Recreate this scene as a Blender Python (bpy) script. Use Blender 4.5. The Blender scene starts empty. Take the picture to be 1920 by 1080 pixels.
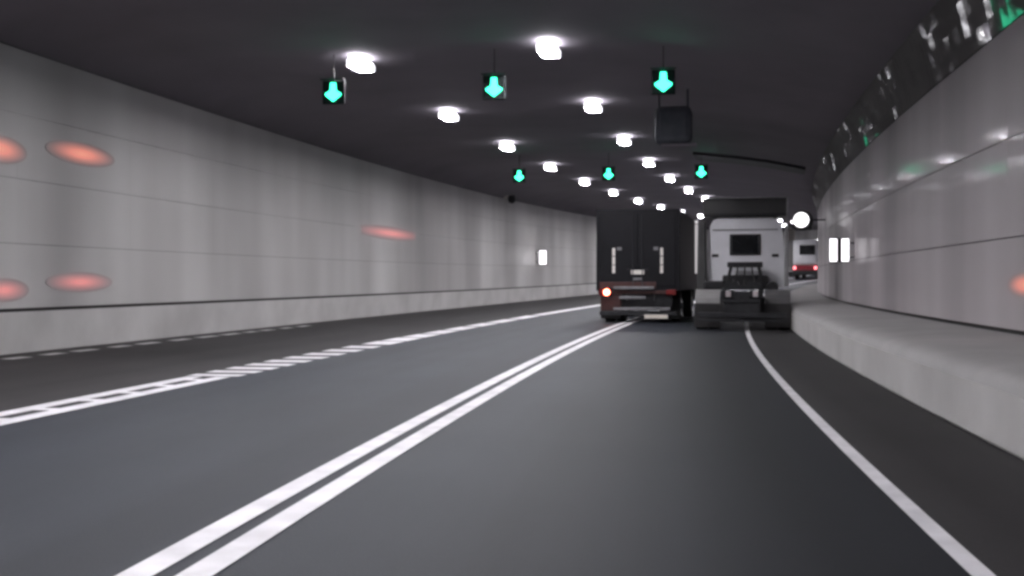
import bpy, bmesh, math, random
from mathutils import Vector, Matrix

random.seed(7)
C = bpy.context.scene
COL = C.collection

# ------------------------------------------------------------------ camera
cam_d = bpy.data.cameras.new("camera")
cam_d.sensor_width = 36.0
cam_d.lens = 39.96
cam_d.clip_start = 0.1
cam_d.clip_end = 2000.0
cam = bpy.data.objects.new("camera", cam_d)
COL.objects.link(cam)
cam.location = (0.0, 0.0, 1.27)
cam.rotation_euler = (math.pi / 2 - 0.0043, 0.0, 0.1192)
C.camera = cam

# ------------------------------------------------------------------ world (the tunnel is closed to daylight)
W = bpy.data.worlds.new("World")
C.world = W
W.use_nodes = True
W.node_tree.nodes["Background"].inputs[0].default_value = (0.55, 0.56, 0.62, 1)
W.node_tree.nodes["Background"].inputs[1].default_value = 0.02

C.view_settings.view_transform = 'Standard'
C.view_settings.look = 'None'
C.view_settings.gamma = 1.0
C.view_settings.use_curve_mapping = False
C.view_settings.exposure = 0.0
C.cycles.max_bounces = 8
C.cycles.diffuse_bounces = 5
C.cycles.glossy_bounces = 4
C.cycles.sample_clamp_indirect = 4.0
C.cycles.sample_clamp_direct = 0.0
C.cycles.use_denoising = True
C.cycles.filter_width = 3.1

LAMP_POWER = 400.0

# ------------------------------------------------------------------ the tunnel's centre line
K = 0.00253            # curvature: the road bends to the right


def rise(s):
    return 4e-5 * s * s + (5e-7 * s ** 3 if s > 0 else 0.0)


def at(s, off=0.0, h=0.0):
    th = K * s
    return Vector(((1 - math.cos(th)) / K + off * math.cos(th),
                   math.sin(th) / K - off * math.sin(th),
                   rise(s) + h))


def rot_at(s):
    return -K * s


S0, S1 = -42.0, 210.0


# ------------------------------------------------------------------ materials
def mat(name, col, rough=0.6, metal=0.0, var=0.12, vscale=3.0, bump=0.0, bscale=60.0, emit=None, estr=0.0, coat=0.0, spec=0.5):
    m = bpy.data.materials.new(name)
    m.use_nodes = True
    nt = m.node_tree
    b = nt.nodes["Principled BSDF"]
    b.inputs["Roughness"].default_value = rough
    b.inputs["Metallic"].default_value = metal
    b.inputs["Specular IOR Level"].default_value = spec
    b.inputs["Coat Weight"].default_value = coat
    tc = nt.nodes.new("ShaderNodeTexCoord")
    if var > 0:
        n = nt.nodes.new("ShaderNodeTexNoise")
        n.inputs["Scale"].default_value = vscale
        n.inputs["Detail"].default_value = 5.0
        nt.links.new(tc.outputs["Object"], n.inputs["Vector"])
        r = nt.nodes.new("ShaderNodeValToRGB")
        r.color_ramp.elements[0].position = 0.3
        r.color_ramp.elements[1].position = 0.7
        r.color_ramp.elements[0].color = [c * (1 - var) for c in col] + [1]
        r.color_ramp.elements[1].color = [min(1, c * (1 + var)) for c in col] + [1]
        nt.links.new(n.outputs["Fac"], r.inputs["Fac"])
        nt.links.new(r.outputs["Color"], b.inputs["Base Color"])
    else:
        b.inputs["Base Color"].default_value = (*col, 1)
    if bump > 0:
        n2 = nt.nodes.new("ShaderNodeTexNoise")
        n2.inputs["Scale"].default_value = bscale
        n2.inputs["Detail"].default_value = 3.0
        nt.links.new(tc.outputs["Object"], n2.inputs["Vector"])
        bp = nt.nodes.new("ShaderNodeBump")
        bp.inputs["Strength"].default_value = bump
        bp.inputs["Distance"].default_value = 0.02
        nt.links.new(n2.outputs["Fac"], bp.inputs["Height"])
        nt.links.new(bp.outputs["Normal"], b.inputs["Normal"])
    if emit:
        b.inputs["Emission Color"].default_value = (*emit, 1)
        b.inputs["Emission Strength"].default_value = estr
    return m


def panel_material(name, rough, spec, ripple, freq, gloss=0.0, gloss_rough=0.1, c0=(0.36, 0.35, 0.347), c1=(0.65, 0.64, 0.632)):
    m = bpy.data.materials.new(name)
    m.use_nodes = True
    nt = m.node_tree
    b = nt.nodes["Principled BSDF"]
    b.inputs["Roughness"].default_value = rough
    b.inputs["Specular IOR Level"].default_value = spec
    tc = nt.nodes.new("ShaderNodeTexCoord")
    oi = nt.nodes.new("ShaderNodeObjectInfo")
    # vertical grime streaks and soft columns of reflected light, painted into the colour
    mp = nt.nodes.new("ShaderNodeMapping")
    mp.inputs["Scale"].default_value = (0.9, 1.0, 0.12)
    add = nt.nodes.new("ShaderNodeVectorMath")
    add.operation = 'ADD'
    geo = nt.nodes.new("ShaderNodeNewGeometry")
    nt.links.new(geo.outputs["Position"], mp.inputs["Vector"])
    n = nt.nodes.new("ShaderNodeTexNoise")
    n.inputs["Scale"].default_value = 0.28
    n.inputs["Detail"].default_value = 2.5
    mp.inputs["Scale"].default_value = (1.0, 1.0, 0.18)
    nt.links.new(mp.outputs["Vector"], n.inputs["Vector"])
    r = nt.nodes.new("ShaderNodeValToRGB")
    r.color_ramp.elements[0].position = 0.32
    r.color_ramp.elements[1].position = 0.68
    r.color_ramp.elements[0].color = (*c0, 1)
    r.color_ramp.elements[1].color = (*c1, 1)
    nt.links.new(n.outputs["Fac"], r.inputs["Fac"])
    # each panel its own slight shade
    mx = nt.nodes.new("ShaderNodeMix")
    mx.data_type = 'RGBA'
    mx.blend_type = 'MULTIPLY'
    mx.inputs[0].default_value = 1.0
    mr = nt.nodes.new("ShaderNodeMapRange")
    mr.inputs["To Min"].default_value = 0.985
    mr.inputs["To Max"].default_value = 1.01
    nt.links.new(oi.outputs["Random"], mr.inputs["Value"])
    cb = nt.nodes.new("ShaderNodeCombineColor")
    for i in range(3):
        nt.links.new(mr.outputs["Result"], cb.inputs[i])
    nt.links.new(r.outputs["Color"], mx.inputs[6])
    nt.links.new(cb.outputs["Color"], mx.inputs[7])
    nt.links.new(mx.outputs[2], b.inputs["Base Color"])
    # faint oil-canning across the sheet: upright ripples that break reflections up
    mp2 = nt.nodes.new("ShaderNodeMapping")
    mp2.inputs["Scale"].default_value = (freq, freq, freq * 0.25)
    nt.links.new(geo.outputs["Position"], mp2.inputs["Vector"])
    n2 = nt.nodes.new("ShaderNodeTexNoise")
    n2.inputs["Scale"].default_value = 1.0
    n2.inputs["Detail"].default_value = 2.0
    nt.links.new(mp2.outputs["Vector"], n2.inputs["Vector"])
    bp = nt.nodes.new("ShaderNodeBump")
    bp.inputs["Strength"].default_value = 1.0
    bp.inputs["Distance"].default_value = ripple
    nt.links.new(n2.outputs["Fac"], bp.inputs["Height"])
    nt.links.new(bp.outputs["Normal"], b.inputs["Normal"])
    if gloss > 0:      # the little gloss that a film of road dust leaves on the enamel
        g = nt.nodes.new("ShaderNodeBsdfGlossy")
        g.inputs["Roughness"].default_value = gloss_rough
        nt.links.new(bp.outputs["Normal"], g.inputs["Normal"])
        ms = nt.nodes.new("ShaderNodeMixShader")
        ms.inputs[0].default_value = gloss
        nt.links.new(b.outputs[0], ms.inputs[1])
        nt.links.new(g.outputs[0], ms.inputs[2])
        nt.links.new(ms.outputs[0], nt.nodes["Material Output"].inputs["Surface"])
    return m


def road_material(name, c0, c1, rough, edge=1.0):
    m = bpy.data.materials.new(name)
    m.use_nodes = True
    nt = m.node_tree
    b = nt.nodes["Principled BSDF"]
    b.inputs["Roughness"].default_value = rough
    b.inputs["Specular IOR Level"].default_value = 0.25
    geo = nt.nodes.new("ShaderNodeNewGeometry")
    n = nt.nodes.new("ShaderNodeTexNoise")
    n.inputs["Scale"].default_value = 0.5
    n.inputs["Detail"].default_value = 4.0
    nt.links.new(geo.outputs["Position"], n.inputs["Vector"])
    f = nt.nodes.new("ShaderNodeTexNoise")
    f.inputs["Scale"].default_value = 70.0
    f.inputs["Detail"].default_value = 3.0
    nt.links.new(geo.outputs["Position"], f.inputs["Vector"])
    ad = nt.nodes.new("ShaderNodeMath")
    ad.operation = 'MULTIPLY_ADD'
    ad.inputs[1].default_value = 0.5
    nt.links.new(f.outputs["Fac"], ad.inputs[0])
    ad2 = nt.nodes.new("ShaderNodeMath")
    ad2.operation = 'MULTIPLY'
    ad2.inputs[1].default_value = 0.5
    nt.links.new(n.outputs["Fac"], ad2.inputs[0])
    nt.links.new(ad2.outputs[0], ad.inputs[2])
    r = nt.nodes.new("ShaderNodeValToRGB")
    r.color_ramp.elements[0].position = 0.35
    r.color_ramp.elements[1].position = 0.65
    r.color_ramp.elements[0].color = (*c0, 1)
    r.color_ramp.elements[1].color = (*c1, 1)
    nt.links.new(ad.outputs[0], r.inputs["Fac"])
    # the carriageway darkens smoothly across the right lane towards the edge line
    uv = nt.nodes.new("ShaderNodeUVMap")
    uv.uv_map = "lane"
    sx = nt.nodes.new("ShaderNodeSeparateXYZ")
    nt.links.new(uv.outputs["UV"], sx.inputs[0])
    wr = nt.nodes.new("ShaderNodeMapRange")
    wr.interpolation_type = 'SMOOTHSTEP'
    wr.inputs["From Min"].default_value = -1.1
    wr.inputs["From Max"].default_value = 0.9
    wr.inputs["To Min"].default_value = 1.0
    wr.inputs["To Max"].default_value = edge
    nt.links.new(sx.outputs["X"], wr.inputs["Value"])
    mu = nt.nodes.new("ShaderNodeVectorMath")
    mu.operation = 'SCALE'
    nt.links.new(r.outputs["Color"], mu.inputs[0])
    mp = nt.nodes.new("ShaderNodeMapping")
    mp.inputs["Scale"].default_value = (1.5, 0.06, 1.0)
    nt.links.new(uv.outputs["UV"], mp.inputs["Vector"])
    st = nt.nodes.new("ShaderNodeTexNoise")
    st.inputs["Scale"].default_value = 1.0
    st.inputs["Detail"].default_value = 4.0
    nt.links.new(mp.outputs["Vector"], st.inputs["Vector"])
    sr = nt.nodes.new("ShaderNodeMapRange")
    sr.inputs["From Min"].default_value = 0.3
    sr.inputs["From Max"].default_value = 0.7
    sr.inputs["To Min"].default_value = 0.78
    sr.inputs["To Max"].default_value = 1.2
    nt.links.new(st.outputs["Fac"], sr.inputs["Value"])
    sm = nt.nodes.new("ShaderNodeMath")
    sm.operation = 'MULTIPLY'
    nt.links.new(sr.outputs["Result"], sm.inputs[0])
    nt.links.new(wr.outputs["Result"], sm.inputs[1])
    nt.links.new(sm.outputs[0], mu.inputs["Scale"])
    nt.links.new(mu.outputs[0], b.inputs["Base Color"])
    bp = nt.nodes.new("ShaderNodeBump")
    bp.inputs["Strength"].default_value = 0.25
    bp.inputs["Distance"].default_value = 0.01
    nt.links.new(f.outputs["Fac"], bp.inputs["Height"])
    nt.links.new(bp.outputs["Normal"], b.inputs["Normal"])
    return m


def glow_patch_material(name, hot, rim, strength):
    """An added emissive patch that paints a soft glow on the wall, brightest mid-patch."""
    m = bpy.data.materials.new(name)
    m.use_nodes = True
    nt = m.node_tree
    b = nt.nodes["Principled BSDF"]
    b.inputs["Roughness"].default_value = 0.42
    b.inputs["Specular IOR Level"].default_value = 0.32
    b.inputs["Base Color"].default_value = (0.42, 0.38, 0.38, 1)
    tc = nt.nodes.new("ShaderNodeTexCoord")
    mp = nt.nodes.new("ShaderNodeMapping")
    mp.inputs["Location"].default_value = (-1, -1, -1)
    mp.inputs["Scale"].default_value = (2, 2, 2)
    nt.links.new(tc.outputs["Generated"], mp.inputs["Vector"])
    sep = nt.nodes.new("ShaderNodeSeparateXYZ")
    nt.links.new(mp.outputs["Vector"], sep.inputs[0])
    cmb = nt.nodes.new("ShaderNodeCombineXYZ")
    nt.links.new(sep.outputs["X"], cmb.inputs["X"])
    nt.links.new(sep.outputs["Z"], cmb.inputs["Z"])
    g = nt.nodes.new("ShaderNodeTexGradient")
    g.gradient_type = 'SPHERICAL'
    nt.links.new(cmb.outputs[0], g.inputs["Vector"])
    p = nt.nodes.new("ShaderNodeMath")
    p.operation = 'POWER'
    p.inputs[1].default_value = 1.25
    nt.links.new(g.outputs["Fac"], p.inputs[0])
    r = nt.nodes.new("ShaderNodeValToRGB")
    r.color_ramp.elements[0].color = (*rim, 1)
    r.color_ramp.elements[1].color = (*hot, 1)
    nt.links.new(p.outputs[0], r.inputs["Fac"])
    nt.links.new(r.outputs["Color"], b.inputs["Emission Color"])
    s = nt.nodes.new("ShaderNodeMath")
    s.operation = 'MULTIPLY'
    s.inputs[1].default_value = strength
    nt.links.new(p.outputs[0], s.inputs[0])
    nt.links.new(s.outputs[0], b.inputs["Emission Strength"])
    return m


M = {}
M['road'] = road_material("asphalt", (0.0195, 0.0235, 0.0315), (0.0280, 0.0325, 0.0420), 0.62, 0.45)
M['road_dark'] = road_material("fresh_asphalt", (0.021, 0.020, 0.021), (0.032, 0.030, 0.032), 0.7)
M['paint'] = mat("road_paint", (0.72, 0.71, 0.74), 0.55, var=0.16, vscale=3, bump=0.1, bscale=50)
M['old_paint'] = mat("worn_paint", (0.62, 0.61, 0.61), 0.6, var=0.3, vscale=5)
M['panel'] = panel_material('satin_panel', 0.42, 0.32, 0.004, 2.2)
M['panel_gloss'] = panel_material('gloss_panel', 0.5, 0.15, 0.003, 4.0, 0.09, 0.075, (0.365, 0.335, 0.347), (0.64, 0.60, 0.615))
M['tile'] = panel_material('glazed_tile', 0.6, 0.1, 0.0004, 3.0, 0.10, 0.05, (0.105, 0.095, 0.094), (0.15, 0.137, 0.136))
M['concrete'] = mat("concrete", (0.55, 0.54, 0.533), 0.6, var=0.14, vscale=0.7, bump=0.1, bscale=25)
M['concrete_top'] = mat("walkway_concrete", (0.37, 0.362, 0.358), 0.7, var=0.1, vscale=1.0, bump=0.15, bscale=25)
M['backing'] = mat("dark_backing", (0.02, 0.018, 0.018), 0.8, var=0.1)
M['ceiling'] = mat("ceiling_paint", (0.205, 0.185, 0.212), 0.8, var=0.1, vscale=0.4, bump=0.08, bscale=12)
M['signal_case'] = mat('signal_case_paint', (0.022, 0.026, 0.028), 0.75, var=0.15, spec=0.2)
M['black'] = mat("black_plastic", (0.012, 0.012, 0.014), 0.5, var=0.2)
M['fan_paint'] = mat('fan_paint', (0.095, 0.104, 0.12), 0.75, var=0.2, spec=0.2)
M['rubber'] = mat("rubber", (0.018, 0.018, 0.018), 0.8, var=0.15, vscale=8, bump=0.15, bscale=40)
M['dark_steel'] = mat("dark_steel", (0.035, 0.036, 0.04), 0.45, 0.3, var=0.25, vscale=6, bump=0.1)
M['steel'] = mat("galvanised_steel", (0.34, 0.34, 0.35), 0.42, 0.7, var=0.2, vscale=8)
M['grey_metal'] = mat("grey_metal", (0.20, 0.20, 0.21), 0.5, 0.2, var=0.2, vscale=5)
M['lens'] = mat("lamp_lens", (0.8, 0.8, 0.8), 0.3, var=0.0, emit=(0.985, 0.96, 1.0), estr=LAMP_POWER)
M['lamp_halo'] = mat('lamp_halo_glow', (0.7, 0.7, 0.7), 0.4, var=0.0, emit=(0.95, 0.94, 1.0), estr=24.0)
M['opal'] = mat('opal_plastic', (0.8, 0.8, 0.8), 0.4, var=0.0, emit=(0.97, 0.95, 1.0), estr=1.6)
M['green'] = mat("green_led", (0.05, 0.3, 0.2), 0.4, var=0.0, emit=(0.045, 1.0, 0.50), estr=5.5)
M['sign_white'] = mat("lit_sign", (0.8, 0.8, 0.8), 0.3, var=0.0, emit=(1.0, 0.95, 1.0), estr=2.2)
M['sign_round'] = mat("lit_round_sign", (0.8, 0.8, 0.8), 0.3, var=0.0, emit=(1.0, 0.97, 1.0), estr=2.5)
M['truck_dark'] = mat("dark_truck_paint", (0.0055, 0.0055, 0.008), 0.55, var=0.25, vscale=2.5, bump=0.03, bscale=12, spec=0.25)
M['truck_brown_glow'] = mat("red_brown_tail_glow", (0.055, 0.018, 0.016), 0.5, var=0.35, vscale=4)  # brown lower body with the tail lamp's red glow put into the colour
M['truck_white'] = mat("white_truck_paint", (0.84, 0.84, 0.88), 0.35, var=0.06, vscale=2.0, coat=0.3)
M['truck_grey'] = mat("grey_fairing", (0.20, 0.20, 0.21), 0.4, var=0.1, vscale=2.0)
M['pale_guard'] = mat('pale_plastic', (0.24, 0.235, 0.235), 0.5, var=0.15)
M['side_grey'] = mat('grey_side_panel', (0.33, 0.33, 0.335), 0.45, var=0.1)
M['glow_trim'] = mat('side_glow_trim', (0.7, 0.7, 0.7), 0.4, var=0.0, emit=(1.0, 0.95, 0.97), estr=0.5)
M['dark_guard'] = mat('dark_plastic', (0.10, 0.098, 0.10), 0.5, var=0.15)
M['flap'] = mat('grey_flap', (0.042, 0.04, 0.041), 0.7, var=0.2, vscale=3)
M['deflector'] = mat("dark_fairing", (0.045, 0.045, 0.046), 0.45, var=0.15, vscale=2.0)
M['glass'] = mat("dark_glass", (0.015, 0.016, 0.018), 0.08, var=0.2, spec=0.6)
M['reflector'] = mat("white_reflector", (0.80, 0.77, 0.72), 0.4, var=0.08, vscale=12)
M['plate'] = mat("plate", (0.80, 0.74, 0.66), 0.4, var=0.05, vscale=12)
M['tail_on'] = mat("tail_lamp_lit", (0.4, 0.02, 0.02), 0.3, var=0.0, emit=(1.0, 0.20, 0.12), estr=18.0)
M['tail_far'] = mat('distant_tail_lamp', (0.3, 0.02, 0.03), 0.3, var=0.0, emit=(1.0, 0.25, 0.28), estr=3.0)
M['tail_off'] = mat("tail_lamp", (0.16, 0.012, 0.012), 0.25, var=0.1)
M['tail_clear'] = mat("tail_lamp_clear", (0.75, 0.68, 0.70), 0.25, var=0.1)
M['red_paint'] = mat("red_paint", (0.28, 0.02, 0.035), 0.35, var=0.1)
M['red_glow'] = glow_patch_material("red_wall_glow", (1.0, 0.26, 0.14), (1.0, 0.18, 0.09), 0.9)
M['pink_glow'] = glow_patch_material("pink_wall_glow", (1.0, 0.23, 0.20), (0.9, 0.13, 0.12), 0.7)


# ------------------------------------------------------------------ mesh helpers
def bx(bm, c, s, bev=0.0, rot=None, taper=None):
    """box: centre c, size s, optional bevel; taper=(tx,ty) scales the top face"""
    x, y, z = (v / 2 for v in s)
    tx, ty = taper or (1, 1)
    co = [(-x, -y, -z), (x, -y, -z), (x, y, -z), (-x, y, -z),
          (-x * tx, -y * ty, z), (x * tx, -y * ty, z), (x * tx, y * ty, z), (-x * tx, y * ty, z)]
    R = rot or Matrix()
    vs = [bm.verts.new(R @ Vector(p) + Vector(c)) for p in co]
    fs = [bm.faces.new([vs[i] for i in q]) for q in
          ((3, 2, 1, 0), (4, 5, 6, 7), (0, 1, 5, 4), (1, 2, 6, 5), (2, 3, 7, 6), (3, 0, 4, 7))]
    if bev > 0:
        es = list({e for f in fs for e in f.edges})
        bmesh.ops.bevel(bm, geom=es, offset=bev, segments=2, affect='EDGES', profile=0.5)


def cyl(bm, c, r, l, axis='X', n=28, r2=None, bev=0.0):
    rm = {'X': Matrix.Rotation(math.pi / 2, 4, 'Y'), 'Y': Matrix.Rotation(-math.pi / 2, 4, 'X'), 'Z': Matrix()}[axis]
    g = bmesh.ops.create_cone(bm, cap_ends=True, segments=n, radius1=r, radius2=r if r2 is None else r2, depth=l,
                              matrix=Matrix.Translation(c) @ rm)
    if bev > 0:
        es = [e for e in {e for v in g['verts'] for e in v.link_edges} if len(e.link_faces) == 2 and
              any(len(f.verts) > 4 for f in e.link_faces)]
        bmesh.ops.bevel(bm, geom=es, offset=bev, segments=2, affect='EDGES', profile=0.5)


def prism(bm, prof, y0, y1, plane='XZ'):
    """extrude a closed outline; plane XZ extrudes along y, YZ extrudes along x"""
    def p(a, b, t):
        return (a, t, b) if plane == 'XZ' else (t, a, b)
    v0 = [bm.verts.new(p(a, b, y0)) for a, b in prof]
    v1 = [bm.verts.new(p(a, b, y1)) for a, b in prof]
    n = len(prof)
    bm.faces.new(v0)
    bm.faces.new(v1[::-1])
    for i in range(n):
        j = (i + 1) % n
        bm.faces.new([v0[j], v0[i], v1[i], v1[j]])
    bmesh.ops.recalc_face_normals(bm, faces=bm.faces)


def tube(bm, pts, r, n=8):
    rings = []
    for i, p in enumerate(pts):
        p = Vector(p)
        d = (Vector(pts[min(i + 1, len(pts) - 1)]) - Vector(pts[max(i - 1, 0)])).normalized()
        a = d.cross(Vector((0, 0, 1)))
        if a.length < 1e-3:
            a = d.cross(Vector((1, 0, 0)))
        a.normalize()
        b = d.cross(a)
        rings.append([bm.verts.new(p + r * (math.cos(t) * a + math.sin(t) * b))
                      for t in [2 * math.pi * k / n for k in range(n)]])
    for q0, q1 in zip(rings, rings[1:]):
        for k in range(n):
            bm.faces.new([q0[k], q0[(k + 1) % n], q1[(k + 1) % n], q1[k]])
    bm.faces.new(rings[0][::-1])
    bm.faces.new(rings[-1])
    bmesh.ops.recalc_face_normals(bm, faces=bm.faces)


def obj(name, bm, m, parent=None, smooth=False):
    me = bpy.data.meshes.new(name)
    if smooth:
        for f in bm.faces:
            f.smooth = True
    bm.to_mesh(me)
    bm.free()
    me.materials.append(m)
    o = bpy.data.objects.new(name, me)
    COL.objects.link(o)
    if parent:
        o.parent = parent
    return o


def part(name, m, parent, fn, smooth=False):
    """one object per separate piece of what fn builds"""
    bm = bmesh.new()
    fn(bm)
    bm.verts.ensure_lookup_table()
    seen, isl = set(), []
    for v in bm.verts:
        if v in seen:
            continue
        st, g = [v], []
        seen.add(v)
        while st:
            q = st.pop()
            g.append(q)
            for e in q.link_edges:
                w = e.other_vert(q)
                if w not in seen:
                    seen.add(w)
                    st.append(w)
        isl.append(g)
    boxes = [([min(v.co[i] for v in g) - 0.003 for i in range(3)], [max(v.co[i] for v in g) + 0.003 for i in range(3)], [g]) for g in isl]
    merged = True
    while merged:
        merged = False
        for a in range(len(boxes)):
            for b in range(a + 1, len(boxes)):
                A, B = boxes[a], boxes[b]
                if all(A[0][i] <= B[1][i] and B[0][i] <= A[1][i] for i in range(3)):
                    boxes[a] = ([min(A[0][i], B[0][i]) for i in range(3)], [max(A[1][i], B[1][i]) for i in range(3)], A[2] + B[2])
                    boxes.pop(b)
                    merged = True
                    break
            if merged:
                break
    if len(boxes) == 1:
        return obj(name, bm, m, parent, smooth)
    first = None
    for lo, hi, gs in boxes:
        nb = bmesh.new()
        mp = {}
        for g in gs:
            for v in g:
                mp[v] = nb.verts.new(v.co)
        for f in bm.faces:
            if f.verts[0] in mp:
                nb.faces.new([mp[v] for v in f.verts])
        o = obj(name, nb, m, parent, smooth)
        first = first or o
    bm.free()
    return first


def tag(o, label=None, cat=None, group=None, kind=None):
    for k, v in (('label', label), ('category', cat), ('group', group), ('kind', kind)):
        if v:
            o[k] = v
    return o


def empty(name, loc=(0, 0, 0), rz=0.0):
    o = bpy.data.objects.new(name, None)
    COL.objects.link(o)
    o.location = loc
    o.rotation_euler = (0, 0, rz)
    return o


def copy_tree(o, parent=None):
    c = o.copy()
    COL.objects.link(c)
    c.parent = parent
    for ch in list(o.children):
        copy_tree(ch, c)
    return c


def sweep(name, prof, m, s0=S0, s1=S1, step=2.0, parent=None, kind=None, close=False):
    """sheet swept along the bend: prof is a list of (offset, height)"""
    bm = bmesh.new()
    n = max(1, round((s1 - s0) / step))
    rows = []
    for i in range(n + 1):
        s = s0 + (s1 - s0) * i / n
        rows.append([bm.verts.new(at(s, a, b)) for a, b in prof])
    L = len(prof)
    for r0, r1 in zip(rows, rows[1:]):
        for k in range(L if close else L - 1):
            j = (k + 1) % L
            bm.faces.new([r0[k], r0[j], r1[j], r1[k]])
    uvl = bm.loops.layers.uv.new("lane")
    where = {v: (prof[k][0], i) for i, row in enumerate(rows) for k, v in enumerate(row)}
    for f in bm.faces:
        for lp in f.loops:
            lp[uvl].uv = where[lp.vert]
    if close:
        bm.faces.new(rows[0][::-1])
        bm.faces.new(rows[-1])
        bmesh.ops.recalc_face_normals(bm, faces=bm.faces)
    o = obj(name, bm, m, parent)
    if kind:
        o['kind'] = kind
    return o


# ------------------------------------------------------------------ road, verge, markings
LW, RW, KERB = -11.58, 4.06, 2.54      # left wall face, right wall face, kerb face
LL, DL, RL = -6.10, -2.10, 1.403       # painted lines

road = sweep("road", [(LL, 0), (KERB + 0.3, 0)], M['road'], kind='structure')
sweep("shoulder", [(LW - 0.3, 0), (LL, 0)], M['road_dark'], kind='structure')
sweep("right_shoulder", [(RL + 0.03, 0.004), (KERB + 0.05, 0.004)], M['road_dark'], kind='structure')
sweep("gutter", [(LW - 0.05, 0.006), (LW + 0.50, 0.006)], M['backing'], kind='structure')


def stripe(name, off, w, s0=S0, s1=S1, h=0.008, m=None, parent=None, step=1.5, kind='structure'):
    return sweep(name, [(off - w / 2, h), (off + w / 2, h)], m or M['paint'], s0, s1, step, parent, kind)


stripe("centre_line", DL - 0.128, 0.16)
stripe("centre_line", DL + 0.128, 0.16)
stripe("right_edge_line", RL, 0.105)
# left divider: a wide double stripe, then a run of separate blocks, then solid again
stripe("lane_divider_line", LL - 0.20, 0.22, S0, 14.4)
stripe("lane_divider_line", LL + 0.20, 0.22, S0, 14.4)
s = 14.5
i = 0
while s < 40.0:
    f = (s - 14.5) / 8.5
    per = 0.80 * (s / 17.0) ** 2
    ln = (0.54 if s < 21.5 else 0.84) * per
    w = 0.74 - 0.14 * min(f, 1.6)
    stripe("dash", LL, w, s, s + ln, parent=road, kind=None, step=1.0)
    s += per
    i += 1
stripe("lane_divider_line", LL, 0.46, s, S1)
# small rungs between the two near stripes
s = 9.6
while s < 14.0:
    stripe("dash", LL, 0.19, s, s + 0.18 + 0.05 * random.random(), parent=road, kind=None, step=1.0)
    s += 0.85
# broken edge paint at the foot of the left wall
s = 16.0
while s < 31:
    ln = 0.55 + 0.35 * random.random()
    stripe("worn_edge_mark", LW + 0.74, 0.26, s, s + ln, m=M['old_paint'], parent=road, kind=None, step=1.0)
    s += ln + 0.35 + 0.3 * random.random()

# ------------------------------------------------------------------ walls
PL = 3.9                     # panel length
ROW = 1.158


def make_panel_mesh(hh, m, face):
    bm = bmesh.new()
    bx(bm, (0, 0, 0), (PL * (1 - K * face) - 0.001, 0.03, hh), 0.0)
    me = bpy.data.meshes.new("wall_panel")
    bm.to_mesh(me)
    bm.free()
    me.materials.append(m)
    return me


def wall(name, label, face, side, base_h, row_h, first_h, m, tilt, gap):
    """side -1: left wall; +1: right wall. face = offset of the panel surface"""
    root = empty(name, at(0, face, 0))
    tag(root, label, 'tunnel wall', 'tunnel walls')
    inv = Matrix.Translation(-root.location)

    def child(o):
        o.parent = root
        o.matrix_parent_inverse = inv
        return o
    top = first_h + sum(row_h)
    child(sweep("backing", [(face + side * 0.045, base_h - 0.02), (face + side * 0.045, top + 0.25)], M['backing']))
    n = int((S1 - 4 - S0) / PL)
    z0 = first_h
    for hh in row_h:
        me = make_panel_mesh(hh - gap, m, face)
        for i in range(n):
            s = S0 + 2 + PL * (i + 0.5)
            o = bpy.data.objects.new("wall_panel", me)
            COL.objects.link(o)
            o.location = at(s, face + side * 0.02, z0 + hh / 2)
            o.rotation_euler = (random.gauss(0, tilt), 0.0, rot_at(s) + math.pi / 2 + random.gauss(0, tilt * 0.5))
            dz = (rise(s + 1) - rise(s - 1)) / 2
            o.rotation_euler[1] = -math.atan(dz)
            child(o)
        z0 += hh
    return root, child


lw, lchild = wall("tunnel_wall", "long outer tunnel wall of pale glossy panels on the far side of the dark lane", LW, -1, 0.74, [ROW] * 4, 0.80, M['panel'], 0.0006, 0.008)
lchild(sweep("wall_base", [(LW - 0.2, 0.74), (LW + 0.03, 0.74), (LW + 0.03, 0.70), (LW, 0.05), (LW, -0.02)], M['concrete']))
rw, rchild = wall("tunnel_wall", "inner tunnel wall of pale glossy panels standing behind the raised walkway", RW, 1, 0.62, [1.11, 1.20, 1.36], 0.70, M['panel_gloss'], 0.002, 0.016)

sweep("walkway", [(KERB + 0.05, -0.03), (KERB, 0.03), (KERB, 0.45)], M['concrete'], kind='structure')
wt = sweep("walkway_top", [(KERB, 0.45), (KERB + 0.02, 0.505), (KERB + 0.06, 0.550), (KERB + 0.13, 0.583), (KERB + 0.24, 0.603), (KERB + 0.40, 0.615), (RW + 0.05, 0.65)], M['concrete_top'], kind='structure')

for f in wt.data.polygons:
    f.use_smooth = True

# ------------------------------------------------------------------ ceiling
RT = 0.70 + 1.11 + 1.20 + 1.36          # top of the right panels
prof = [(LW - 0.09, 5.44), (LW + 0.02, 5.47), (-11.2, 5.68), (-10.5, 5.92), (-9.5, 6.10), (-7, 6.16), (-4, 6.16), (-2, 6.15),
        (-0.7, 6.08), (1.0, 5.88), (2.0, 5.72), (2.8, 5.55), (3.4, 5.42), (3.76, 5.34), (3.95, 5.34)]
ceil = sweep("ceiling", prof, M['ceiling'], kind='structure')
for f in ceil.data.polygons:
    f.use_smooth = True
jp = [(a, b - 0.10) for a, b in prof[8:13]]


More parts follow.
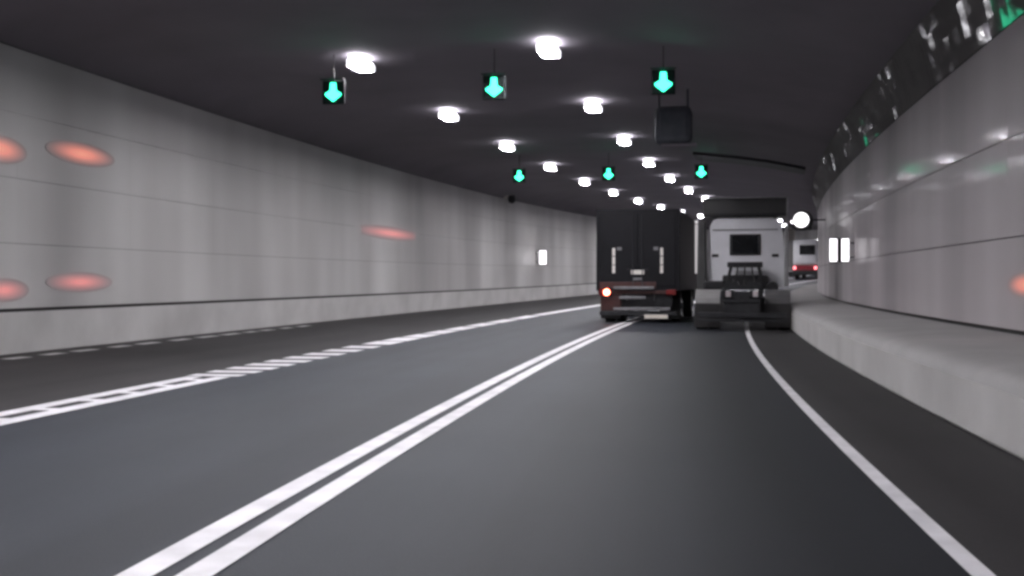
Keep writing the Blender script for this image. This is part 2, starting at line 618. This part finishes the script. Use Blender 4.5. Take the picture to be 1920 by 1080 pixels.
def ring(s0, w):
    bm = bmesh.new()
    r0 = [bm.verts.new(at(s0, a, b)) for a, b in jp]
    r1 = [bm.verts.new(at(s0 + w, a, b)) for a, b in jp]
    r2 = [bm.verts.new(at(s0, a, b + 0.12)) for a, b in jp]
    r3 = [bm.verts.new(at(s0 + w, a, b + 0.12)) for a, b in jp]
    for k in range(len(jp) - 1):
        bm.faces.new([r0[k], r0[k + 1], r1[k + 1], r1[k]])
        bm.faces.new([r2[k], r2[k + 1], r0[k + 1], r0[k]])
        bm.faces.new([r1[k], r1[k + 1], r3[k + 1], r3[k]])
    bmesh.ops.recalc_face_normals(bm, faces=bm.faces)
    return obj("ceiling_joint", bm, M['black'])


tag(ring(43.2, 2.2), kind='structure')

# glazed tile band along the haunch between the right-hand panels and the ceiling; every tile sits a little askew
bm = bmesh.new()
NB = 9
band = []
zz, oo = RT + 0.012, 4.055
for k in range(NB):
    band.append((oo, zz))
    oo -= math.tan(math.radians(8.5 + 14.0 * (k + 0.5) / NB)) * 0.965 / (NB - 1)
    zz += 0.965 / (NB - 1)
TS = 0.30
s = S0
while s < S1 - TS:
    splay = -0.009 if 12.0 < s < 17.5 else 0.0        # added turn so this run of tiles catches the near signals' reflection
    for k0 in range(0, NB - 1, 2):
        yw, tl = random.gauss(splay, 0.0032), random.gauss(0, 0.009)
        zm = band[k0 + 1][1]
        cols = [[bm.verts.new(at(ss, o_ + sg * yw + tl * (z_ - zm), z_)) for o_, z_ in band[k0:k0 + 3]] for ss, sg in ((s, -1), (s + TS - 0.006, 1))]
        for k in range(2):
            f = bm.faces.new([cols[0][k], cols[0][k + 1], cols[1][k + 1], cols[1][k]])
            f.smooth = True
    s += TS
tb = obj("tile_band", bm, M['tile'])
tag(tb, kind='structure')
sweep("ceiling_band_backing", [(a_ + 0.04, b_) for a_, b_ in band] + [(3.95, 5.42)], M['backing'], kind='structure')

# ------------------------------------------------------------------ ceiling lamps
def make_lamp():
    root = empty("ceiling_lamp")
    def skirt(b):
        for x in (-0.18, 0.18):
            bx(b, (x, 0, -0.029), (0.02, 0.84, 0.122))
        for y in (-0.41, 0.41):
            bx(b, (0, y, -0.029), (0.38, 0.02, 0.122))
        bx(b, (0, 0, 0.03), (0.38, 0.84, 0.02))
    part("housing", M['opal'], root, skirt)
    def lens(b):
        n = 28
        lo, hi = [], []
        for k in range(n):
            a = 2 * math.pi * k / n
            x, y = math.copysign(abs(math.cos(a)) ** 0.75, math.cos(a)), math.copysign(abs(math.sin(a)) ** 0.75, math.sin(a))
            lo.append(b.verts.new((0.145 * x, 0.37 * y, -0.036)))
            hi.append(b.verts.new((0.16 * x, 0.39 * y, 0.012)))
        b.faces.new(lo[::-1])
        b.faces.new(hi)
        for k in range(n):
            b.faces.new([lo[k], lo[(k + 1) % n], hi[(k + 1) % n], hi[k]])
        bmesh.ops.recalc_face_normals(b, faces=b.faces)
    part("lens", M['lens'], root, lens)
    part("halo_band", M['lamp_halo'], root, lambda b: bx(b, (0, 0, 0.06), (0.30, 0.76, 0.034)))  # added glowing band, lights the ceiling as a halo round the lamp
    return root


ORD = ["nearest", "second", "third", "fourth", "fifth", "sixth", "seventh", "eighth"]
proto = make_lamp()
first = True
for row, off, s0, nm in ((0, -6.94, 23.8, "left"), (1, -2.68, 22.95, "right")):
    for n in range(-5, 24):
        if (15 <= n < 19) if row == 0 else (n == 13):
            continue
        s = s0 + 7.75 * n
        o = proto if first else copy_tree(proto)
        first = False
        o.location = at(s, off, 6.0)
        o.rotation_euler = (0, 0, rot_at(s))
        if n < 0:
            lb = "bright white ceiling lamp overhead, nearer than the first lamps in the photo"
        elif n < (7 if row == 0 else 6):
            lb = "bright white lamp, %s along the %s-hand ceiling row" % (ORD[n], nm)
        else:
            lb = "distant white ceiling lamp beyond the trucks where the tunnel bends away"
        tag(o, lb, "ceiling lamp", "lamps in two rows along the ceiling")


# ------------------------------------------------------------------ lane control signals
def make_signal():
    root = empty("lane_signal")
    part("housing", M['signal_case'], root, lambda b: bx(b, (0, 0.035, 0), (0.48, 0.07, 0.50), 0.015))

    def hood(b):
        bx(b, (0, -0.07, 0.262), (0.51, 0.14, 0.012))
    part("hood", M['signal_case'], root, hood)

    def arrow(b):
        pr = [(-0.055, 0.20), (0.055, 0.20), (0.07, 0.03), (0.175, -0.03), (0.165, -0.07), (0.0, -0.20), (-0.165, -0.07), (-0.175, -0.03), (-0.07, 0.03)]
        prism(b, pr[::-1], -0.02, -0.004)
    part("arrow", M['green'], root, arrow)
    part("hanger", M['black'], root, lambda b: bx(b, (0, 0.05, 0.53), (0.018, 0.018, 0.56)))
    return root


sig = make_signal()
first = True
for s, row in ((23.2, "near"), (43.1, "far")):
    for i, ln in enumerate(("left lane", "middle lane", "right lane")):
        o = sig if first else copy_tree(sig)
        first = False
        o.location = at(s, -3.868 + 3.49 * (i - 1), 5.31)
        o.rotation_euler = (0, 0, rot_at(s) * 0.3)
        tag(o, "green down-arrow signal over the %s, in the %s row of three" % (ln, row), "lane signal", "green lane arrows under the ceiling")

# dark equipment case hung behind the right-hand near signal
fan = empty("equipment_box", at(28.0, -0.40, 5.10), rot_at(28.0))
tag(fan, "dark equipment box hung from the ceiling behind the near right arrow signal", "equipment box")
part("case", M['fan_paint'], fan, lambda b: bx(b, (0, 0.35, 0.0), (0.92, 0.7, 0.92), 0.16))
part("flange", M['ceiling'], fan, lambda b: bx(b, (0.14, 0.35, -0.50), (0.86, 0.74, 0.05), 0.015))
part("bracket", M['fan_paint'], fan, lambda b: [bx(b, (x, 0.35, 0.75), (0.05, 0.06, 0.60)) for x in (-0.35, 0.35)])

# ------------------------------------------------------------------ lit signs
def lit_sign(s, off, h, w, hh, label, group, panes, wall_side):
    r = empty("lit_sign", at(s, off, h), rot_at(s))
    tag(r, label, "lit sign", group)
    part("case", M['black'], r, lambda b: bx(b, (0, 0.08, 0), (w + 0.03, 0.14, hh + 0.04), 0.012))
    pw = (w - 0.04 * (panes - 1)) / panes
    for i in range(panes):
        x = -w / 2 + pw / 2 + i * (pw + 0.09 * (panes > 1)) - (0.025 if panes > 1 else 0)
        part("face", M['sign_white'], r, lambda b, x=x: bx(b, (x, 0.0, 0), (pw - 0.02, 0.03, hh - 0.02), 0.01))
    d = abs((LW if wall_side < 0 else RW) - off)
    part("bracket", M['dark_steel'], r, lambda b: [bx(b, (wall_side * d / 2, 0.08, z), (d + 0.02, 0.04, 0.04)) for z in (-hh * 0.3, hh * 0.3)])
    return r


lit_sign(63.2, LW + 0.42, 2.45, 0.44, 0.80, "small white lit box sign jutting from the outer wall before the dark truck", "lit wall signs", 1, -1)
lit_sign(30.0, 3.70, 2.06, 0.44, 0.60, "twin-paned white lit sign jutting from the inner wall above the walkway", "lit wall signs", 2, 1)

rs = empty("round_sign", at(42.0, 3.22, 3.42), rot_at(42.0))
tag(rs, "round glowing white sign in a black case beside the roof of the white cab", "round sign")
part("face", M['sign_round'], rs, lambda b: cyl(b, (0, -0.02, 0), 0.265, 0.04, 'Y', 40, bev=0.008))
part("case", M['black'], rs, lambda b: (cyl(b, (0.06, 0.10, -0.02), 0.36, 0.18, 'Y', 40, bev=0.02), bx(b, (0.22, 0.10, -0.24), (0.30, 0.16, 0.22), 0.02)))
part("bracket", M['dark_steel'], rs, lambda b: bx(b, (0.56, 0.12, 0.0), (0.58, 0.06, 0.06)))

# camera on the outer wall's upper edge
cc = empty("security_camera", at(56.8, LW + 0.25, 5.40), rot_at(56.8))
tag(cc, "black dome camera on a pale bracket at the top edge of the outer wall", "camera")
part("bracket", M['reflector'], cc, lambda b: (bx(b, (-0.16, -0.1, 0.06), (0.18, 0.16, 0.16), 0.02), bx(b, (-0.02, -0.02, 0.15), (0.30, 0.06, 0.05))))
part("dome", M['black'], cc, lambda b: (bmesh.ops.create_uvsphere(b, u_segments=20, v_segments=12, radius=0.19, matrix=Matrix.Translation((0.16, 0, -0.06))),
                                        cyl(b, (0.16, 0, 0.10), 0.17, 0.12, 'Z', 20)), smooth=False)


# ------------------------------------------------------------------ red glows on the walls, added as emissive patches
def add_wall_glow(s, face, side, h, w, hh, m, label):
    r = empty("wall_glow_patch", at(s, face, h), rot_at(s) + (math.pi / 2 if side < 0 else -math.pi / 2))
    tag(r, label, "wall glow", "red glows painted on the walls")
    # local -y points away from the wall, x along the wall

    def lens(b):  # added emissive disc that carries the glow, not a lamp lens
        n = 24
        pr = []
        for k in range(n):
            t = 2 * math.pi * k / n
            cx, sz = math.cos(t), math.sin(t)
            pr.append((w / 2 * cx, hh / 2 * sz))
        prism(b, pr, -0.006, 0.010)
    part("lens", m, r, lens)  # emissive disc for the glow, no lamp behind it
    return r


add_wall_glow(18.0, LW, -1, 3.58, 1.6, 0.50, M['red_glow'], "red glowing patch high on the outer wall at the photo's left edge")
add_wall_glow(20.55, LW, -1, 3.78, 2.5, 0.46, M['red_glow'], "orange-red glowing patch high on the outer wall, second from the left edge")
add_wall_glow(18.1, LW, -1, 1.13, 1.5, 0.42, M['pink_glow'], "pinkish red glow low on the outer wall at the photo's left edge")
add_wall_glow(20.5, LW, -1, 1.27, 2.4, 0.40, M['pink_glow'], "pinkish red glow low on the outer wall, second from the left edge")
add_wall_glow(40.2, LW, -1, 3.02, 8.0, 0.50, M['pink_glow'], "long faint pink glow midway along the outer wall")
add_wall_glow(13.8, RW, 1, 1.24, 1.5, 0.30, M['red_glow'], "orange-red glow low on the inner wall at the photo's right edge")


# ------------------------------------------------------------------ vehicles
def wheel(parent, x, y, r, w, n=32, name="wheel"):
    o = part(name, M['rubber'], parent, lambda b: cyl(b, (x, y, r), r, w, 'X', n, bev=0.03))
    rim = part("rim", M['steel'], o, lambda b: (cyl(b, (x + math.copysign(w / 2 - 0.01, x), y, r), r * 0.55, 0.04, 'X', 24, bev=0.01),
                                                cyl(b, (x + math.copysign(w / 2 + 0.02, x), y, r), r * 0.2, 0.08, 'X', 16)))
    return o


# --- dark box truck, squeezed over the double line
s = 34.2
tr = empty("box_truck", at(s, -1.80, 0), rot_at(s + 2) - 0.015)
tag(tr, "dark box lorry seen from behind with one red tail lamp glowing", "truck", "lorries ahead")
HW, TOP, FL = 1.25, 3.42, 0.98
part("box_body", M['truck_dark'], tr, lambda b: bx(b, (0, 3.6, (TOP + FL) / 2), (2 * HW, 7.1, TOP - FL), 0.03))
fr = part("door_frame", M['truck_dark'], tr, lambda b: (bx(b, (-HW + 0.05, 0.03, (TOP + FL) / 2), (0.10, 0.06, TOP - FL)), bx(b, (HW - 0.05, 0.03, (TOP + FL) / 2), (0.10, 0.06, TOP - FL)),
                                                     bx(b, (0, 0.03, TOP - 0.06), (2 * HW - 0.2, 0.06, 0.12)), bx(b, (0, 0.03, FL + 0.05), (2 * HW - 0.2, 0.06, 0.10))))
for sx in (-1, 1):
    d = part("rear_door", M['truck_dark'], tr, lambda b, sx=sx: bx(b, (sx * 0.575, 0.025, (TOP + FL) / 2), (1.13, 0.03, TOP - FL - 0.26), 0.008))
    part("lock_rod", M['dark_steel'], d, lambda b, sx=sx: (tube(b, [(sx * 0.14, -0.01, FL + 0.15), (sx * 0.14, -0.01, TOP - 0.15)], 0.016),
                                                           bx(b, (sx * 0.22, -0.012, 1.62), (0.2, 0.02, 0.035))))
    for k in range(3):
        z = 2.14 - 0.26 * k
        part("reflective_strip", M['reflector'], d, lambda b, sx=sx, z=z: bx(b, (sx * 0.72, 0.002, z), (0.085, 0.012, 0.235), 0.004))
    part("door_latch", M['grey_metal'], d, lambda b, sx=sx: bx(b, (sx * 0.55, 0.0, 2.24), (0.14, 0.014, 0.10), 0.004))
# lower rear
part("sign_plate", M['reflector'], tr, lambda b: bx(b, (0.0, -0.005, 1.53), (0.40, 0.02, 0.13), 0.01))
part("name_plate", M['grey_metal'], tr, lambda b: bx(b, (0.0, -0.005, 1.33), (0.28, 0.02, 0.08), 0.01))
part("rear_beam", M['truck_brown_glow'], tr, lambda b: bx(b, (-0.1, 0.05, 0.93), (2.2, 0.10, 0.10), 0.01))
part("tail_lift", M['truck_brown_glow'], tr, lambda b: (bx(b, (-0.30, 0.02, 1.14), (1.7, 0.06, 0.20), 0.01), bx(b, (-0.82, 0.10, 0.62), (0.62, 0.12, 0.50), 0.02)))
for z, x0, x1, m in ((1.06, -0.72, 0.50, 'grey_metal'), (0.77, -0.55, 0.25, 'grey_metal'), (0.43, -0.72, 0.98, 'grey_metal')):
    part("cross_bar", M[m], tr, lambda b, z=z, x0=x0, x1=x1: bx(b, ((x0 + x1) / 2, -0.06, z), (x1 - x0, 0.06, 0.085), 0.015))
part("chassis", M['dark_steel'], tr, lambda b: (bx(b, (-0.42, 3.6, 0.80), (0.12, 6.9, 0.24)), bx(b, (0.42, 3.6, 0.80), (0.12, 6.9, 0.24)),
                                                bx(b, (0, 0.35, 0.66), (2.0, 0.10, 0.42)), bx(b, (0, 1.7, 0.45), (0.3, 0.3, 0.3), 0.08)))
part("bumper", M['dark_steel'], tr, lambda b: bx(b, (0.0, 0.02, 0.30), (2.3, 0.10, 0.13), 0.02))
part("number_plate", M['plate'], tr, lambda b: bx(b, (0.56, -0.05, 0.20), (0.70, 0.02, 0.12), 0.006))
tl = part("tail_lamp", M['tail_off'], tr, lambda b: bx(b, (-0.97, -0.06, 0.93), (0.36, 0.06, 0.22), 0.02))
part("bulb_lens", M['tail_on'], tl, lambda b: cyl(b, (-0.92, -0.10, 0.93), 0.095, 0.03, 'Y', 24, bev=0.008))
part("tail_lamp", M['tail_off'], tr, lambda b: bx(b, (1.0, -0.02, 0.93), (0.30, 0.06, 0.16), 0.02))
for sx in (-1, 1):
    part("mud_flap", M['rubber'], tr, lambda b, sx=sx: bx(b, (sx * 0.92, 0.75, 0.42), (0.6, 0.02, 0.62)))
    for y in (1.5, 6.4):
        wheel(tr, sx * 1.02, y, 0.48, 0.30)
        if y < 3:
            wheel(tr, sx * 0.68, y, 0.48, 0.28)
part("glow_trim", M['glow_trim'], tr, lambda b: (bx(b, (HW + 0.05, 6.9, 2.42), (0.10, 0.14, 1.75), 0.02), bx(b, (HW + 0.02, 6.9, 3.38), (0.16, 0.14, 0.10), 0.02)))  # corner trim made to glow for the light caught along the edge
cabd = part("cab", M['truck_dark'], tr, lambda b: bx(b, (0, 8.2, 1.75), (2.36, 1.9, 2.3), 0.08))
part("windscreen", M['glass'], cabd, lambda b: bx(b, (0, 9.16, 2.2), (2.1, 0.03, 0.9), 0.01))

# --- white tractor unit without a trailer
s = 29.6
tu = empty("tractor_unit", at(s, 1.27, 0), rot_at(s + 2) - 0.02)
tag(tu, "white lorry tractor unit seen from behind with bare chassis and dark roof fairing", "truck", "lorries ahead")


def cab_shell(b):
    # outline in x,z seen from behind: straight sides leaning in, rounded roof shoulders
    pr = [(-1.14, 1.08), (1.14, 1.08), (1.14, 1.9), (1.10, 2.55), (1.03, 2.92), (0.93, 3.09), (0.78, 3.16),
          (-0.78, 3.16), (-0.93, 3.09), (-1.03, 2.92), (-1.10, 2.55), (-1.14, 1.9)]
    prism(b, pr, 4.75, 6.9)


cab = part("cab", M['truck_white'], tu, cab_shell)
part("roof_seam", M['truck_grey'], cab, lambda b: bx(b, (0, 4.735, 2.80), (1.9, 0.02, 0.035), 0.004))
rwin = part("rear_window", M['glass'], cab, lambda b: bx(b, (0, 4.74, 2.36), (0.78, 0.015, 0.52), 0.006))
part("window_frame", M['black'], rwin, lambda b: (bx(b, (0, 4.735, 2.645), (0.90, 0.04, 0.05), 0.01), bx(b, (0, 4.735, 2.075), (0.90, 0.04, 0.05), 0.01),
                                                  bx(b, (-0.425, 4.735, 2.36), (0.05, 0.04, 0.52), 0.01), bx(b, (0.425, 4.735, 2.36), (0.05, 0.04, 0.52), 0.01)))
for sx in (-1, 1):
    part("vent", M['black'], cab, lambda b, sx=sx: bx(b, (sx * 0.87, 4.735, 2.04), (0.19, 0.03, 0.085), 0.015))
    part("side_fairing", M['side_grey'] if sx > 0 else M['deflector'], tu, lambda b, sx=sx: bx(b, (sx * 1.185 if sx > 0 else -1.26, 4.85, 2.02), (0.13 if sx > 0 else 0.28, 0.75, 1.80 if sx > 0 else 2.1), 0.03, taper=(0.8, 0.75)))  # left fairing coloured dark for the shade beside the box lorry
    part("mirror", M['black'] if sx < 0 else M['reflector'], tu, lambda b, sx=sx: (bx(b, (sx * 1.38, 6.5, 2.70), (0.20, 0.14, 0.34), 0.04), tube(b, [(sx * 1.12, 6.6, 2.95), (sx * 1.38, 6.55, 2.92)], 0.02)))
# roof fairing: hollow at the back
def fairing(b):
    prism(b, [(4.66, 3.19), (4.70, 3.75), (5.6, 3.72), (6.7, 3.20)], -1.23, 1.23, 'YZ')


rf = part("roof_fairing", M['deflector'], tu, fairing)
part("fairing_lip", M['black'], rf, lambda b: bx(b, (0, 4.655, 3.24), (2.3, 0.03, 0.09), 0.008))
part("edge_trim", M['steel'], rf, lambda b: (bx(b, (1.215, 4.62, 3.36), (0.05, 0.05, 0.74), 0.01), bx(b, (0.0, 4.60, 3.74), (2.40, 0.03, 0.035), 0.006)))
# chassis and coupling
part("chassis", M['dark_steel'], tu, lambda b: (bx(b, (-0.42, 3.2, 0.86), (0.10, 6.2, 0.26)), bx(b, (0.42, 3.2, 0.86), (0.10, 6.2, 0.26)),
                                                bx(b, (0, 0.12, 0.86), (0.94, 0.10, 0.30), 0.02), bx(b, (0, 2.9, 0.86), (0.8, 0.10, 0.22))))


def coupling(b):
    pr = [(-0.46, 1.05), (0.46, 1.05), (0.50, 1.16), (0.40, 1.26), (0.14, 1.27), (0.10, 1.17), (-0.10, 1.17), (-0.14, 1.27), (-0.40, 1.26), (-0.50, 1.16)]
    prism(b, pr, 1.0, 1.9)
    bx(b, (-0.48, 1.45, 1.03), (0.14, 0.5, 0.14), 0.02)
    bx(b, (0.48, 1.45, 1.03), (0.14, 0.5, 0.14), 0.02)


part("fifth_wheel", M['dark_steel'], tu, coupling)


def hose_stand(b):
    bx(b, (0, 4.45, 1.76), (1.02, 0.22, 0.16), 0.03)
    bx(b, (-0.46, 4.35, 1.42), (0.10, 0.14, 0.70), 0.02, rot=Matrix.Rotation(0.22, 4, 'Y'))
    bx(b, (0.46, 4.35, 1.42), (0.10, 0.14, 0.70), 0.02, rot=Matrix.Rotation(-0.22, 4, 'Y'))
    bx(b, (0, 4.5, 1.25), (1.3, 0.4, 0.42), 0.05)
    bx(b, (-0.88, 4.4, 1.16), (0.62, 0.6, 0.26), 0.06)
    cyl(b, (0.78, 4.0, 1.10), 0.17, 0.7, 'Y', 20, bev=0.02)


part("equipment_rack", M['black'], tu, hose_stand)
for k, (c, x) in enumerate((((0.08, 0.02, 0.02), -0.2), ((0.02, 0.025, 0.05), 0.0), ((0.03, 0.03, 0.03), 0.2))):
    part("air_hose", M['rubber'], tu, lambda b, x=x: tube(b, [(x, 4.35, 1.72), (x * 1.1, 4.1, 1.50), (x * 1.5, 3.7, 1.30), (x * 1.3, 3.2, 1.22), (x, 2.5, 1.12), (x, 2.0, 1.08)], 0.025))
for sx in (-1, 1):
    def guard(b, sx=sx):
        x0, x1 = sorted((sx * 0.58, sx * 1.22))
        n = 12
        outer, inner = [], []
        for k in range(n + 1):
            t = math.pi * (0.06 + 0.88 * k / n)
            outer.append((1.22 - 0.60 * math.cos(t) * 1.0, 0.48 + 0.57 * math.sin(t)))
            inner.append((1.22 - 0.575 * math.cos(t), 0.48 + 0.545 * math.sin(t)))
        prism(b, outer + inner[::-1], x0, x1, 'YZ')
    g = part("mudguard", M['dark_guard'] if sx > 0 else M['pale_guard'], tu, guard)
    g['label'] = "pale mudguard on the left" if sx < 0 else "grey mudguard nearest the kerb"
    part("mud_flap", M['flap'], tu, lambda b, sx=sx: bx(b, (sx * 0.90, 0.56, 0.38), (0.66, 0.015, 0.62)))
    part("flap_bracket", M['dark_steel'], tu, lambda b, sx=sx: bx(b, (sx * 0.90, 0.52, 0.42), (0.56, 0.03, 0.045), 0.01))
    w = wheel(tu, sx * 1.07, 1.22, 0.50, 0.29)
    wheel(tu, sx * 0.74, 1.22, 0.50, 0.29)
    wheel(tu, sx * 1.05, 5.7, 0.50, 0.32)
    lampo = part("tail_lamp", M['black'], tu, lambda b, sx=sx: bx(b, (sx * 0.36, 0.05, 0.94), (0.34, 0.08, 0.20), 0.02))
    part("lamp_lens", M['tail_clear'], lampo, lambda b, sx=sx: bx(b, (sx * 0.34, 0.0, 0.94), (0.13, 0.03, 0.15), 0.015))
    part("fuel_tank", M['dark_steel'], tu, lambda b, sx=sx: bx(b, (sx * 0.88, 3.2, 0.66), (0.6, 1.5, 0.58), 0.12))
part("bumper", M['dark_steel'], tu, lambda b: (bx(b, (0, 0.10, 0.40), (2.2, 0.10, 0.14), 0.02), bx(b, (0, 0.16, 0.60), (0.9, 0.06, 0.42), 0.01)))
part("underrun_plate", M['flap'], tu, lambda b: bx(b, (0, 0.62, 0.56), (1.14, 0.03, 0.62), 0.01))
part("step_bar", M['dark_steel'], tu, lambda b: bx(b, (0, 0.03, 0.26), (2.3, 0.04, 0.06), 0.01))
part("windscreen", M['glass'], cab, lambda b: bx(b, (0, 6.91, 2.3), (2.0, 0.03, 0.9), 0.01))

# --- far lorry beyond the bend
s = 128.0
fv = empty("distant_lorry", at(s, -3.75, 0), rot_at(s))
fv.scale = (1.12, 1.12, 1.12)
tag(fv, "small distant white lorry with a dark rear window and red lower half", "truck", "lorries ahead")
part("body", M['truck_white'], fv, lambda b: bx(b, (0, 3.0, 2.62), (2.4, 5.8, 2.5), 0.25))
part("rear_window", M['glass'], fv, lambda b: bx(b, (0.2, 0.08, 2.85), (1.5, 0.05, 0.95), 0.02))
part("lower_panel", M['red_paint'], fv, lambda b: bx(b, (0, 3.0, 1.10), (2.42, 5.8, 0.52), 0.06))
part("bumper", M['black'], fv, lambda b: bx(b, (0.0, 0.0, 0.62), (2.4, 0.2, 0.42), 0.04))
for sx in (-1, 1):
    lm = part("tail_lamp", M['tail_far'], fv, lambda b, sx=sx: bx(b, (sx * 1.0, 0.05, 1.1), (0.25, 0.08, 0.3), 0.02))
    for y in (1.3, 4.9):
        wheel(fv, sx * 1.02, y, 0.46, 0.3, 20)
